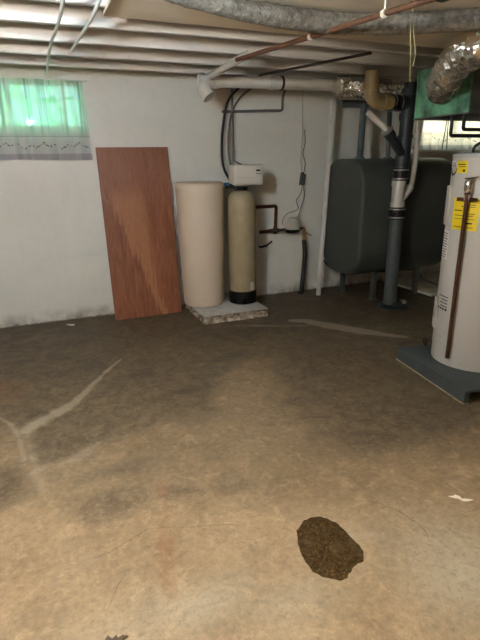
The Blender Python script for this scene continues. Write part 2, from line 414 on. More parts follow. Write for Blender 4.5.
vid = np.arange(nx*ny).reshape(nx, ny)
faces = np.stack([vid[:-1, :-1], vid[1:, :-1], vid[1:, 1:], vid[:-1, 1:]], -1).reshape(-1, 4)
me = bpy.data.meshes.new('floor')
me.vertices.add(nx*ny); me.vertices.foreach_set('co', np.stack([GX, GY, GZ], -1).ravel())
me.loops.add(len(faces)*4); me.loops.foreach_set('vertex_index', faces.ravel().astype(np.int32))
me.polygons.add(len(faces)); me.polygons.foreach_set('loop_start', np.arange(0, len(faces)*4, 4, dtype=np.int32))
me.update(calc_edges=True); me.validate()
me.polygons.foreach_set('use_smooth', np.ones(len(faces), bool))
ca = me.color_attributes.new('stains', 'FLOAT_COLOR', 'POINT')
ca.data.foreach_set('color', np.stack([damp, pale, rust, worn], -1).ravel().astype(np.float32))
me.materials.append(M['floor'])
floor = bpy.data.objects.new('floor', me); COL.objects.link(floor); struct(floor); ORG[floor] = Vector((0, 0, 0))
def floor_z(x, y):
    i, j = np.abs(gx-x).argmin(), np.abs(gy-y).argmin(); return float(GZ[i, j])

def crack(P, w):
    P = resample(spline([(x, y, 0) for x, y in P], 6), .018); V, Fc = [], []; rr = random.Random(len(P)*7+3); off = 0
    for i, p in enumerate(P):
        t = (P[min(i+1, len(P)-1)]-P[max(i-1, 0)]).normalized(); nrm = Vector((-t.y, t.x, 0)); off = off*.7+rr.uniform(-.006, .006)
        ww = w*rr.uniform(.35, 1.2)*min(1, (i+1)/4, (len(P)-i)/4); c = p+nrm*off; z = floor_z(c.x, c.y)+.0012
        V += [(c.x+nrm.x*ww, c.y+nrm.y*ww, z), (c.x-nrm.x*ww, c.y-nrm.y*ww, z)]
        if i: Fc.append((2*i-2, 2*i-1, 2*i+1, 2*i))
    return V, Fc
for P, w in (([(-.02, 1.575), (.10, 1.585), (.246, 1.634), (.36, 1.60), (.539, 1.538), (.60, 1.49)], .0014),
             ([(1.17, 1.45), (1.22, 1.36), (1.239, 1.333), (1.275, 1.24), (1.251, 1.14)], .0018),
             ([(1.05, 1.66), (1.3, 1.62), (1.6, 1.55)], .0011),
             ([(.93, 2.08), (1.02, 1.98), (1.15, 1.9)], .0013), ([(1.42, 1.32), (1.50, 1.22), (1.62, 1.20)], .0011), ([(.02, 1.30), (.08, 1.40), (.12, 1.48)], .0012)):
    obj('crack', crack(P, w), M['crackm'], floor, smooth=False)

def wall_with_holes(holes, y0, y1):
    xs = sorted({X0, X1, *[h[0] for h in holes], *[h[1] for h in holes]}); zs = sorted({-.1, CEIL+.12, *[h[2] for h in holes], *[h[3] for h in holes]})
    gs = []
    # clean rectangular columns of wall around each opening
    cur = X0
    for h in sorted(holes):
        gs.append(box(cur, h[0], y0, y1, -.1, CEIL+.12)); gs.append(box(h[0], h[1], y0, y1, -.1, h[2])); gs.append(box(h[0], h[1], y0, y1, h[3], CEIL+.12)); cur = h[1]
    gs.append(box(cur, X1, y0, y1, -.1, CEIL+.12)); return merge(*gs)
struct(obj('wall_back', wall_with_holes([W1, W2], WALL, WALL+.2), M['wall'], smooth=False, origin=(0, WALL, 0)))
struct(obj('wall_left', box(X0-.15, X0, Y0, WALL+.2, -.1, CEIL+.12), M['unseen_dark'], smooth=False, origin=(X0, 0, 0)))
struct(obj('wall_right', box(X1, X1+.15, Y0, WALL+.2, -.1, CEIL+.12), M['unseen_dark'], smooth=False, origin=(X1, 0, 0)))
struct(obj('wall_front', box(X0-.15, X1+.15, Y0-.15, Y0, -.1, CEIL+.12), M['unseen_dark'], smooth=False, origin=(0, Y0, 0)))
ceiling = struct(obj('ceiling', box(X0-.15, X1+.15, Y0-.15, WALL+.2, CEIL, CEIL+.12), M['subfloor'], smooth=False, origin=(0, 0, CEIL)))
JB = 2.165
for y in np.arange(-2.1, 4.75, .405):
    obj('joist', box(X0, X1, y-.021, y+.021, JB, CEIL), M['joist'], ceiling, bevel=.003)
# cream board nailed under the joists, its far edge parallel to the wall
def board():
    n = 60; V, Fc = [], []; rr = random.Random(4)
    xs = [.43+(3.7-.43)*i/n for i in range(n+1)]; far = [2.845+.004*rr.uniform(-1, 1)+.05*(i/n) for i in range(n+1)]
    for z in (2.146, 2.164):
        V += [(x, Y0, z) for x in xs]; V += [(x, y, z) for x, y in zip(xs, far)]
    q = n+1
    for i in range(n):
        Fc += [(i, i+1, q+i+1, q+i), (2*q+i, 3*q+i, 3*q+i+1, 2*q+i+1), (q+i, q+i+1, 3*q+i+1, 3*q+i), (i, 2*q+i, 2*q+i+1, i+1)]
    Fc += [(0, q, 3*q, 2*q), (n, 2*q+n, 3*q+n, q+n)]
    return V, Fc
obj('ceiling_board', board(), M['board'], ceiling, smooth=False)

for k, (w, nm) in enumerate(((W1, 'window_1'), (W2, 'window_2'))):
    a, b, c, d = w; yy = WALL+.08; fr = .035
    root = struct(obj(nm, merge(box(a, b, yy, yy+.05, c, c+fr), box(a, b, yy, yy+.05, d-fr, d), box(a, a+fr, yy, yy+.05, c+fr, d-fr), box(b-fr, b, yy, yy+.05, c+fr, d-fr),
         box((a+b)/2-.015, (a+b)/2+.015, yy, yy+.05, c+fr, d-fr)), M['white'], smooth=False))
    obj('window_pane', box(a+fr, b-fr, yy+.022, yy+.027, c+fr, d-fr), M['glass'], root, smooth=False)
    if k == 1: obj('window_sill', box(a-.12, b+.12, WALL-.09, WALL, 1.50, 1.535), M['white'], root, bevel=.004)

# ------------------------------------------------------------------ outside the windows
og = struct(obj('ground', box(X0-3, X1+3, WALL+.2, WALL+6, 1.50, 1.56), M['soil'], smooth=False))
def hedge(x0, x1, y, h, seed):
    rr = random.Random(seed); V, Fc = [], []
    n = int((x1-x0)*900)
    for i in range(n):
        px = rr.uniform(x0, x1); pz = 1.6+h*rr.random()**.8; py = y+rr.gauss(0, .16)
        s = rr.uniform(.035, .07); q = Matrix.Rotation(rr.uniform(0, 6.3), 3, 'Z') @ Matrix.Rotation(rr.uniform(-1.3, 1.3), 3, 'X') @ Matrix.Rotation(rr.uniform(0, 6.3), 3, 'Z')
        o = len(V)
        for a, b, c in ((-1, 0, 0), (0, -.42, .12), (1, 0, 0), (0, .42, .12)): V.append(tuple(Vector((px, py, pz))+q @ Vector((a*s, b*s, c*s))))
        Fc += [(o, o+1, o+2), (o, o+2, o+3)]
    return V, Fc
hd = thing('hedge', 'sunlit green hedge glowing through the sheer curtain of the left window', 'hedge', (-.2, 5.9, 1.56))
obj('foliage', hedge(-2.6, 2.2, 5.9, 2.0, 3), M['leaf'], hd, smooth=False)
struct(obj('bounce_wall', box(2.9, 8.0, 7.0, 7.2, 1.5, 4.0), M['bouncewall'], smooth=False))  # unseen wall added to bounce warm sunlight onto the right curtain
for i in range(9): obj('stem', tube([(-2.4+i*.55, 5.9, 1.56), (-2.35+i*.55, 5.92, 2.2), (-2.45+i*.55, 5.88, 3.2)], .018, 8, 4), M['debris'], hd)

# ------------------------------------------------------------------ curtains
def curtain(x0, x1, ztop, zmid, zbot, y, seed, folds):
    rr = random.Random(seed); ph = [rr.uniform(0, 6.3) for _ in range(4)]
    def sheet(za, zb, nz):
        nxx = int((x1-x0)/.008); V, Fc = [], []
        for i in range(nxx+1):
            u = i/nxx
            for j in range(nz+1):
                z = za+(zb-za)*j/nz; d = (ztop-z)/(ztop-zbot)
                x = x0+(x1-x0)*u
                x += (.045*d-.03)*(u-.5)
                am = .016+.010*(1-d)
                yy = y - am*sin(folds*2*PI*u*1.0+ph[0]+.5*sin(5*u+ph[1])) - .010*abs(sin(folds*4.7*u+ph[2]+2*sin(7*u)))**.5*(1-.5*d) - .006*sin(folds*13*u+ph[3]+1.5*sin(11*u))*(1-.6*d)
                V.append((x, yy, z - .006*sin(9*u+ph[1])*d))
        m_ = nz+1
        for i in range(nxx):
            for j in range(nz): Fc.append((i*m_+j, (i+1)*m_+j, (i+1)*m_+j+1, i*m_+j+1))
        return V, Fc
    return sheet(ztop, zmid, 14), sheet(zmid, zbot, 10)
for x0, x1, lab, seed, folds, tint, bot in ((-.95, .50, 'sheer white curtain glowing green over the window left of the plywood panel', 2, 11, (.78, .79, .78), 1.482),
                                (4.12, 5.65, 'sheer cream curtain over the window behind the water heater', 5, 12, (.84, .78, .72), 1.545)):
    ztop = 2.118; mid = bot+.19
    root = thing('curtain', lab, 'curtain', ((x0+x1)/2, WALL-.04, bot))
    mc = mat_curtain(.115, .052, .19, tint)
    a, b = curtain(x0, x1, ztop, mid, bot, WALL-.045, seed, folds)
    obj('sheer_panel', a, mc, root, ang=180); obj('embroidered_hem', b, mc, root, ang=180)
    obj('curtain_rod', cyl((x0-.03, WALL-.043, ztop+.004), (x1+.03, WALL-.043, ztop+.004), .007, 10), M['white'], root)

# ------------------------------------------------------------------ plywood leaning on the wall
def plywood():
    z1, yb, yt = 1.585, 4.565, 4.752
    th = .014; L = math.hypot(z1, yt-yb); a = math.atan2(yt-yb, z1)
    g = box(.541, 1.205, 0, th, 0, L)
    return xf(g, Matrix.Translation((0, yb-th, 0)) @ Matrix.Rotation(-a, 4, 'X'))
tag(obj('plywood_panel', plywood(), M['plywood'], bevel=.0015, seg=1), 'tall reddish brown plywood panel leaning on the white wall left of the cream brine tank', 'board')

# ------------------------------------------------------------------ concrete pad, brine tank, softener
def pad():
    x0, x1, y0, y1, h = 1.285, 1.935, 4.06, 4.745, .075
    n = 40; ring = []
    for i in range(n): ring.append((x0+(x1-x0)*i/n, y0))
    for i in range(n): ring.append((x1, y0+(y1-y0)*i/n))
    for i in range(n): ring.append((x1-(x1-x0)*i/n, y1))
    for i in range(n): ring.append((x0, y1-(y1-y0)*i/n))
    V, Fc = [], []; N = len(ring); cx, cy = (x0+x1)/2, (y0+y1)/2
    zs = (-.004, .02, .042, .058, h)
    for k, z in enumerate(zs):
        for i, (x, y) in enumerate(ring):
            q = mnoise.noise((x*14, y*14, k*1.7))*.022+mnoise.noise((x*40, y*40, k*4.0))*.008 - (.018 if k in (1, 2) else 0)
            if k == 4: q = abs(q)*.35+.004
            d = Vector((x-cx, y-cy, 0)); d = Vector((math.copysign(1, d.x) if abs(d.x)/(x1-x0) > abs(d.y)/(y1-y0) else 0, math.copysign(1, d.y) if abs(d.x)/(x1-x0) <= abs(d.y)/(y1-y0) else 0, 0))
            V.append((x+d.x*q, y+d.y*q, z+(mnoise.noise((x*9, y*9, 5))*.004 if k in (1, 2, 3) else 0)))
    for k in range(len(zs)-1):
        for i in range(N): Fc.append((k*N+i, k*N+(i+1) % N, (k+1)*N+(i+1) % N, (k+1)*N+i))
    Fc.append(tuple(range(4*N, 5*N))); Fc.append(tuple(range(N))[::-1]); return V, Fc
tag(obj('concrete_pad', pad(), M['pad'], ang=50), 'low crumbling concrete pad with white painted top under the softener tanks', 'concrete pad')
PZ = .076
bt = thing('brine_tank', 'tall cream plastic brine tank standing on the pad beside the plywood panel', 'tank', (1.436, 4.53, PZ))
obj('tank_body', lathe([(.180, 0), (.194, .006), (.202, .03), (.216, .60), (.230, 1.125), (.231, 1.138)], (1.436, 4.53, PZ), 48), M['brine'], bt)
obj('lid', lathe([(.232, 1.132), (.235, 1.138), (.235, 1.168), (.229, 1.182), (.20, 1.192), (.0005, 1.196)], (1.436, 4.53, PZ), 48), M['brine'], bt)

RX, RY = 1.815, 4.40
ws = thing('water_softener', 'tan fibreglass softener tank with black base and cream control head', 'water softener', (RX, RY, PZ))
r = .136
obj('pressure_tank', lathe([(.118, .03), (r, .06), (r, .985), (r*.985, 1.02), (r*.94, 1.048), (r*.84, 1.074), (r*.62, 1.096), (.05, 1.108), (.045, 1.12)], (RX, RY, PZ), 48), M['resin'], ws)
obj('base_boot', lathe([(.126, 0), (.141, .008), (.1415, .02), (.1395, .128), (.137, .132)], (RX, RY, PZ), 48), M['black'], ws)
obj('neck_collar', lathe([(.052, 1.10), (.060, 1.105), (.060, 1.135), (.05, 1.14)], (RX, RY, PZ), 32), M['black'], ws)
hx0, hx1, hy0, hy1, hz0, hz1 = 1.705, 1.998, 4.29, 4.46, 1.232, 1.415
hd_ = obj('control_head', box(hx0, hx1, hy0, hy1, hz0, hz1), M['head'], ws, bevel=.014, seg=3)
obj('faceplate', box(hx0+.012, hx1-.012, hy0-.005, hy0+.004, hz0+.016, hz1-.02), M['head'], hd_, bevel=.004)
obj('display', box(hx1-.078, hx1-.035, hy0-.008, hy0-.004, hz1-.062, hz1-.046), M['ink'], hd_, smooth=False)
for i in range(3): obj('button', lathe([(.0065, 0), (.0065, .004), (.004, .005)], (hx1-.07+.017*i, hy0-.004, hz1-.082), 12, (0, -1, 0)), M['greytube'], hd_)
obj('trim_line', tube([(hx0+.02, hy0-.0055, hz0+.075), (hx0+.09, hy0-.0055, hz0+.062), (hx0+.16, hy0-.0055, hz0+.066), (hx1-.02, hy0-.0055, hz0+.085)], .0012, 6, 6), M['pvc_old'], hd_)
by = obj('bypass_valve', merge(box(1.69, 1.75, 4.42, 4.50, 1.20, 1.245), cyl((1.70, 4.40, 1.223), (1.70, 4.36, 1.223), .022, 18), cyl((1.74, 4.40, 1.195), (1.83, 4.40, 1.195), .020, 16)), M['hose'], ws, bevel=.003)
obj('valve_knob', merge(cyl((1.693, 4.385, 1.232), (1.655, 4.375, 1.240), .014, 12), rotbox((1.655, 4.37, 1.243), .022, .05, .028, .3)), M['blue'], by, bevel=.004)
obj('rating_sticker', (lambda a0, a1, z0, z1: ([(RX+.1372*sin(a), RY-.1372*cos(a), z) for z in (z0, z1) for a in np.linspace(a0, a1, 7)], [(i, i+1, i+8, i+7) for i in range(6)]))(.20, .58, PZ+.145, PZ+.225), M['paper'], ws)

# hoses, conduit and pipes on the back wall
def run(name, P, r_, mat, label, cat, k=1, n=12, group=None, parent=None, rf=None):
    o = obj(name, tube(P, r_, n, k), mat, parent)
    if parent is None: tag(o, label, cat, group)
    return o
run('water_hose', [(1.735, 4.455, 1.25), (1.712, 4.60, 1.40), (1.735, 4.69, 1.62), (1.765, 4.71, 1.80), (1.80, 4.71, 1.95), (1.845, 4.70, 2.04), (1.92, 4.69, 2.11), (2.0, 4.68, 2.165)], .0125, M['hose'],
    'black hose bowing left from the softener head up to the ceiling', 'hose', 8)
run('water_hose', [(1.765, 4.455, 1.25), (1.785, 4.60, 1.42), (1.80, 4.69, 1.62), (1.825, 4.71, 1.78), (1.86, 4.71, 1.91), (1.94, 4.70, 2.03), (2.05, 4.69, 2.11), (2.15, 4.68, 2.165)], .010, M['greytube'],
    'grey hose curving up just right of the black hose above the softener', 'hose', 8)
run('water_pipe', [(1.872, 4.735, 2.165), (1.872, 4.735, 1.90), (1.872, 4.735, 1.45), (1.872, 4.46, 1.40)], .011, M['greytube'],
    'straight grey vertical pipe on the wall dropping behind the control head', 'pipe')
run('water_pipe', elbowpath([(1.765, 4.735, 1.905), (2.42, 4.735, 1.93), (2.42, 4.735, 2.05), (2.46, 4.735, 2.165)], .03), .013, M['greytube'],
    'grey horizontal pipe on the wall turning up to the ceiling', 'pipe')

lp = thing('supply_pipe', 'dark copper pipe loop on the wall right of the softener tank', 'pipe', (2.30, 4.72, .69))
obj('pipe_loop', tube(elbowpath([(2.03, 4.735, .985), (2.355, 4.735, .985), (2.345, 4.735, .725), (2.16, 4.735, .72)], .025), .018, 12), M['copper'], lp)
obj('cross_pipe', tube([(2.33, 4.735, .725), (2.50, 4.735, .727), (2.69, 4.73, .73)], .016, 12), M['darkpipe'], lp)
obj('tee_fitting', merge(cyl((2.345, 4.735, .69), (2.345, 4.735, .765), .023, 14), cyl((2.28, 4.735, .725), (2.39, 4.735, .725), .022, 14)), M['darkpipe'], lp)
obj('shutoff_valve', merge(cyl((2.69, 4.72, .735), (2.695, 4.715, .60), .017, 14), rotbox((2.74, 4.69, .665), .08, .012, .014, 0, 0, .5)), M['brass'], lp)
run('drain_hose', [(2.695, 4.715, .60), (2.705, 4.71, .45), (2.69, 4.70, .28), (2.665, 4.68, .12), (2.645, 4.67, .012), (2.62, 4.66, .008)], .025, M['hose'],
    'thick black hose hanging from the brass valve down to the floor', 'hose', 8)
pm = thing('pump', 'small grey round pump with black base on the wall pipe', 'pump', (2.53, 4.68, .695))
obj('motor_cap', lathe([(.072, .03), (.074, .04), (.070, .11), (.055, .155), (.03, .165), (.0005, .167)], (2.53, 4.68, .695), 28), M['pvc_old'], pm)
obj('pump_base', lathe([(.05, 0), (.078, .006), (.080, .035), (.074, .04)], (2.53, 4.68, .695), 28), M['black'], pm)
cordobj = thing('power_cord', 'thin pale cord with a dark inline adapter hanging down the wall', 'cord', (2.66, 4.74, 1.2))
obj('upper_cord', tube([(2.665, 4.752, 2.165), (2.66, 4.752, 1.95), (2.665, 4.752, 1.7), (2.655, 4.752, 1.45), (2.665, 4.745, 1.31)], .004, 8, 6), M['pvc_old'], cordobj)
obj('coiled_cord', tube([(2.69, 4.75, 1.75), (2.70, 4.75, 1.62), (2.675, 4.75, 1.52), (2.705, 4.75, 1.42), (2.69, 4.74, 1.33)], .0035, 8, 6), M['darkpipe'], cordobj)
ad = obj('adapter', merge(rotbox((2.67, 4.735, 1.25), .05, .05, .12, 0, 0, .12)), M['greypipe'], cordobj, bevel=.006)
obj('plug_pin', box(2.655, 2.685, 4.73, 4.745, 1.305, 1.325), M['black'], ad)
obj('lower_cord', tube([(2.67, 4.735, 1.19), (2.65, 4.74, 1.10), (2.60, 4.74, 1.03), (2.63, 4.74, .95), (2.58, 4.74, .92), (2.50, 4.74, .90), (2.44, 4.74, .84), (2.43, 4.735, .78)], .0038, 8, 6), M['greytube'], cordobj)
obj('return_cord', tube([(2.675, 4.735, 1.19), (2.70, 4.74, 1.08), (2.66, 4.74, .96), (2.62, 4.72, .88), (2.58, 4.70, .85)], .0034, 8, 6), M['greytube'], cordobj)
sp = thing('hose_spigot', 'small dark spigot poking out of the wall below the copper pipe loop', 'spigot', (2.2, 4.72, .56))
obj('spout', tube([(2.17, 4.77, .56), (2.17, 4.72, .56), (2.215, 4.66, .585)], .012, 10, 3), M['blackpipe'], sp)
obj('handle', rotbox((2.25, 4.68, .60), .09, .012, .016, .4, 0, -.4), M['blackpipe'], sp, bevel=.003)

# ------------------------------------------------------------------ pipes under the ceiling
pv = thing('drain_pipe', 'fat white plastic drain pipe running under the joists along the wall', 'pipe', (2.2, 4.5, 2.05))
PY, PZc = 4.20, 2.095
obj('long_pipe', tube([(1.50, PY, PZc-.006), (2.80, PY, PZc+.006)], .052, 24), M['pvc'], pv)
obj('elbow_fitting', merge(tube([(1.53, PY, PZc-.007), (1.45, PY, PZc-.008), (1.405, PY-.01, PZc-.035), (1.40, PY-.03, PZc-.085), (1.425, PY-.055, PZc-.13)], .052, 20, 6), lathe([(.058, 0), (.058, .04), (.05, .045)], (1.41, PY, PZc-.008), 24, (-1, 0, 0)), lathe([(.062, 0), (.062, .045)], (1.49, PY, PZc-.007), 24, 'X'), lathe([(.060, 0), (.060, .035)], (1.418, PY-.048, PZc-.115), 24, (.42, -.42, -.8))), M['pvc'], pv)
for x in (2.01, 2.12, 2.66):
    obj('pipe_coupling' if x != 2.12 else 'pipe_strap', lathe([(.0525, 0), (.060, .003), (.060, .05 if x != 2.12 else .02), (.0525, .053 if x != 2.12 else .023)], (x, PY, PZc), 24, 'X'), M['pvc'] if x != 2.12 else M['darkpipe'], pv)
run('branch_pipe', [(1.432, 4.09, 2.105), (1.437, 3.75, 2.115), (1.442, 3.45, 2.125), (1.452, 3.30, 2.13)], .026, M['pvc'], 'thin white plastic pipe slanting under the joists above the drain pipe elbow', 'pipe', 4)

rp = thing('iron_pipe', 'long rusty brown pipe slung diagonally under the ceiling', 'pipe', (1.45, 2.4, 2.03))
RPA, RPB = Vector((1.63, 1.60, 2.045)), Vector((1.285, 3.16, 2.05))
obj('rusty_length', cyl(RPA, RPB, .013, 14), M['rusty'], rp)
for t in (.27, .57):
    p = RPA.lerp(RPB, t)
    obj('pipe_hanger', merge(cyl(p+Vector((0, -.012, 0)), p+Vector((0, .012, 0)), .018, 14), rotbox(p+Vector((.0, 0, .05)), .004, .012, .09)), M['scuff'], rp, bevel=.002)
run('iron_pipe', [(2.17, 2.97, 2.105), (1.97, 3.50, 2.105), (1.80, 3.95, 2.105)], .010, M['darkpipe'], 'short thin dark pipe under the joists left of the strings', 'pipe')
br = thing('junction_box', 'dark flat box on the ceiling at the near end of the rusty pipe', 'junction box', (1.66, 1.62, 2.03))
obj('box_body', rotbox((1.665, 1.775, 2.072), .10, .15, .030, .15), M['duct_dark'], br, bevel=.004)
for dx, lab, ln in ((0, 'thin yellowed string hanging under the ceiling, left of a pair', 1.79), (.032, 'thin yellowed string hanging under the ceiling, right of a pair', 1.86)):
    o = run('pull_string', [(1.745+dx, 2.10+dx, 2.146), (1.755+dx*.6, 2.10, 2.0), (1.765+dx*.9, 2.10, 1.92), (1.775+dx*.3, 2.10, ln)], .0022, M['string'], lab, 'string', 5, 6)
for P, lab in (([(.232, 1.75, 2.115), (.222, 2.3, 2.12), (.215, 2.9, 2.12), (.19, 3.55, 2.12), (.196, 4.55, 2.125)], 'pale cable under the joists running toward the curtained window, left of two'),
               ([(.385, 1.75, 2.115), (.37, 2.4, 2.12), (.362, 2.85, 2.12), (.315, 3.60, 2.12)], 'pale cable under the joists ending short of the wall, right of two'),
               ([(-1.2, 3.70, 2.13), (-.5, 3.70, 2.125), (-.1, 3.70, 2.12), (.19, 3.72, 2.12)], 'pale cable crossing under the joists parallel to the wall at far left')):
    run('ceiling_cable', P, .0085 if 'parallel' not in lab else .006, M['cable'], lab, 'cable', 6, 10)

def rib(pitch, amp, crump, seed):
    def f(base):
        def g(t, th, i):
            return base + amp*(1 if i % 2 else -1) + crump*mnoise.noise((cos(th)*3.2+seed, sin(th)*3.2, i*.8))
        return g
    return f
wd = obj('insulated_duct', tube([(.35, 2.10, 2.10), (.60, 2.235, 2.098), (.795, 2.30, 2.096), (1.03, 2.345, 2.092), (1.31, 2.375, 2.088), (1.566, 2.365, 2.088), (1.84, 2.285, 2.09), (2.10, 2.13, 2.09), (2.4, 1.92, 2.09)], .05, 28, 12, rf=lambda t, th, i: (.022+.027*min(1, t*2.6))*(1+.02*(1 if i % 2 else -1))+.005*mnoise.noise((cos(th)*3, sin(th)*3, i*.5)), step=.011), M['wrap'])
tag(wd, 'grubby grey wrapped duct sagging under the cream ceiling board', 'duct')

# ------------------------------------------------------------------ plenum box and foil ducts
PX = 2.85
pl = thing('plenum_box', 'green patinated sheet metal plenum hung above the water heater', 'plenum', (3.2, 3.0, 1.735))
obj('box_shell', box(PX, 3.65, 2.735, 3.275, 1.738, 2.08), M['galv'], pl, bevel=.003)
sd = obj('green_panel', box(PX-.006, PX, 2.735, 3.275, 1.738, 2.08), M['green'], pl, bevel=.002)
for yy in (2.735, 3.255): obj('corner_seam', box(PX-.012, PX-.005, yy, yy+.02, 1.738, 2.08), M['green'], sd, bevel=.002)
obj('bottom_flange', box(PX-.014, 3.65, 2.725, 3.285, 1.728, 1.738), M['galv'], pl, bevel=.002)
obj('duct_collar', lathe([(.118, 0), (.118, .05), (.112, .055)], (PX-.004, 2.985, 1.925), 32, (-1, -.25, .1)), M['duct_dark'], pl)
for yy, zz in ((2.80, 1.78), (3.2, 1.78), (3.2, 2.02)): obj('sheet_screw', lathe([(.006, 0), (.006, .004)], (PX-.006, yy, zz), 8, (-1, 0, 0)), M['galv'], pl)
for z0 in (): pass
obj('hanger_strap', box(3.0, 3.03, 2.9, 2.903, 2.08, JB), M['galv'], pl); obj('hanger_strap', box(3.45, 3.48, 3.1, 3.103, 2.08, JB), M['galv'], pl)
fd = obj('flexible_duct', tube([(PX-.02, 2.985, 1.922), (2.75, 2.91, 1.935), (2.63, 2.74, 1.965), (2.52, 2.56, 2.005), (2.44, 2.40, 2.022), (2.42, 2.22, 2.022), (2.52, 2.02, 2.022), (2.75, 1.85, 2.022)], .108, 36, 10, rf=rib(0, .0055, .013, 3)(.104), step=.02), M['foil'], smooth=False)
tag(fd, 'shiny silver flexible foil duct rising from the green plenum collar', 'duct')
fd2 = obj('flexible_duct', tube([(2.60, 4.04, 2.058), (2.74, 4.03, 2.058), (2.90, 4.02, 2.056), (3.05, 4.02, 2.052), (3.25, 4.02, 2.045), (3.45, 3.98, 2.03), (3.57, 3.80, 2.01), (3.56, 3.50, 1.97), (3.54, 3.285, 1.95)], .09, 32, 10, rf=rib(0, .005, .016, 9)(.088), step=.02), M['foil'], smooth=False)
tag(fd2, 'silver flexible foil duct passing behind the tan pipe to the plenum', 'duct')

# ------------------------------------------------------------------ drain stack
SX, SY = 3.205, 3.82
st = thing('drain_stack', 'vertical drain stack of black grey and white plastic pipe in front of the oil tank', 'drain pipe', (SX, SY, 0))
obj('tan_elbow', merge(tube(elbowpath([(2.815, SY, 2.165), (2.815, SY, 1.92), (3.08, SY, 1.92)], .11), .060, 24), lathe([(.069, 0), (.069, .05)], (2.815, SY, 2.01), 24), lathe([(.069, 0), (.069, .05)], (2.945, SY, 1.92), 24, 'X')), M['tan'], st)
def coupling(c, axis, L, r_):
    a = Vector(axis).normalized(); c = Vector(c)
    o = obj('rubber_coupling', lathe([(r_*.97, 0), (r_, .004), (r_, L-.004), (r_*.97, L)], c, 28, axis), M['rubber'], st)
    for q in (.16, .84): obj('hose_clamp', lathe([(r_*.99, 0), (r_+.003, .001), (r_+.003, .011), (r_*.99, .012)], c+a*(L*q-.006), 28, axis), M['steel'], o)
    return o
coupling((3.035, SY, 1.92), (1, 0, 0), .10, .072)
obj('upper_tee', merge(cyl((SX+.025, SY, 1.60), (SX+.035, SY, 2.09), .062, 28), cyl((3.12, SY, 1.92), (3.235, SY, 1.92), .064, 24), lathe([(.073, 0), (.073, .06)], (SX+.029, SY, 1.775), 28), lathe([(.073, 0), (.073, .05)], (SX+.034, SY, 1.99), 28), lathe([(.07, 0), (.07, .03)], (SX+.025, SY, 1.62), 28)), M['abs'], st, bevel=.002)
obj('cleanout_wye', merge(cyl((SX+.012, SY, 1.36), (SX+.026, SY, 1.64), .062, 28), tube([(SX+.012, SY-.01, 1.46), (SX-.10, SY-.03, 1.565), (SX-.205, SY-.035, 1.675)], .042, 20), lathe([(.050, 0), (.050, .05)], (SX-.165, SY-.034, 1.632), 20, (-.66, 0, .70)), lathe([(.069, 0), (.069, .05)], (SX+.016, SY, 1.42), 28)), M['abs'], st)
cw = obj('branch_clamp', lathe([(.046, 0), (.053, .002), (.053, .020), (.046, .022)], (SX-.206, SY-.036, 1.676), 20, (-.66, 0, .70)), M['steel'], st)
obj('sloping_pipe', tube([(SX-.20, SY-.03, 1.67), (SX-.24, SY-.02, 1.715), (SX-.30, SY+.02, 1.775), (SX-.365, SY+.07, 1.845)], .026, 16, 4), M['pvc_old'], st)
coupling((SX+.006, SY, 1.245), (0, 0, 1), .115, .072)
obj('white_wye', merge(cyl((SX-.004, SY, .99), (SX-.005, SY, 1.26), .060, 28), lathe([(.067, 0), (.067, .05)], (SX-.005, SY, 1.195), 28), lathe([(.067, 0), (.067, .045)], (SX-.005, SY, 1.0), 28), tube([(SX, SY, 1.05), (SX+.07, SY, 1.105), (SX+.125, SY, 1.165)], .034, 18), lathe([(.036, 0), (.036, .05)], (SX+.112, SY, 1.145), 18, (.5, 0, .85))), M['pvc'], st)
obj('side_riser', tube(elbowpath([(SX+.112, SY, 1.145), (SX+.152, SY, 1.21), (SX+.172, SY, 1.55), (SX+.19, SY, 1.78), (SX+.20, SY, 2.165)], .04), .025, 18), M['pvc_old'], st)
coupling((SX, SY, .885), (0, 0, 1), .115, .073)
obj('lower_pipe', cyl((SX+.002, SY, .03), (SX, SY, .90), .064, 28), M['greypipe'], st)
obj('floor_hub', lathe([(.150, -.003), (.150, .018), (.135, .028), (.085, .032), (.078, .055), (.066, .058)], (SX+.045, SY-.015, 0), 32), M['abs'], st)
obj('hub_cap', lathe([(.038, 0), (.040, .022), (.034, .034), (.0005, .036)], (SX+.135, SY-.04, .026), 20), M['steel'], st)

# ------------------------------------------------------------------ white pole
tag(obj('pipe_pole', merge(cyl((2.785, 4.52, 0), (2.895, 4.545, 2.03), .026, 20)), M['pole']), 'slim white pole standing between the pump and the oil tank', 'pole')

# ------------------------------------------------------------------ oil tank
ot = thing('oil_tank', 'big dark grey oil tank on legs by the back wall', 'oil tank', (3.47, 4.30, 0))
TY, TZ, TH, TW = 4.30, .868, .582, .35
def obround(sc, x):
    P = []; n = 10; rc = .25; hw, hh = TW-(1-sc)*TW, TH-(1-sc)*TW; rc = rc-(1-sc)*.2
    for q, (sy, sz) in enumerate(((1, 1), (-1, 1), (-1, -1), (1, -1))):
        for j in range(n+1):
            th = q*PI/2+PI/2*j/n; P.append((x, TY+sy*(hw-rc)+rc*cos(th), TZ+sz*(hh-rc)+rc*sin(th)))
    return P
def tankbody():
    xa, xb = 2.90, 4.06; secs = [(.80, xa-.018), (.93, xa-.012), (.975, xa-.002), (.99, xa+.012), (1, xa+.03), (1, xb-.03), (.99, xb-.012), (.975, xb+.002), (.93, xb+.012), (.80, xb+.018)]
    V, Fc = [], []
    for sc, x in secs: V += obround(sc, x)
    N = 44
    for k in range(len(secs)-1):
        for i in range(N): Fc.append((k*N+i, k*N+(i+1) % N, (k+1)*N+(i+1) % N, (k+1)*N+i))
    Fc.append(tuple(range(N))); Fc.append(tuple((len(secs)-1)*N+i for i in range(N))); return V, Fc
obj('tank_body', tankbody(), M['oil'], ot, ang=40)
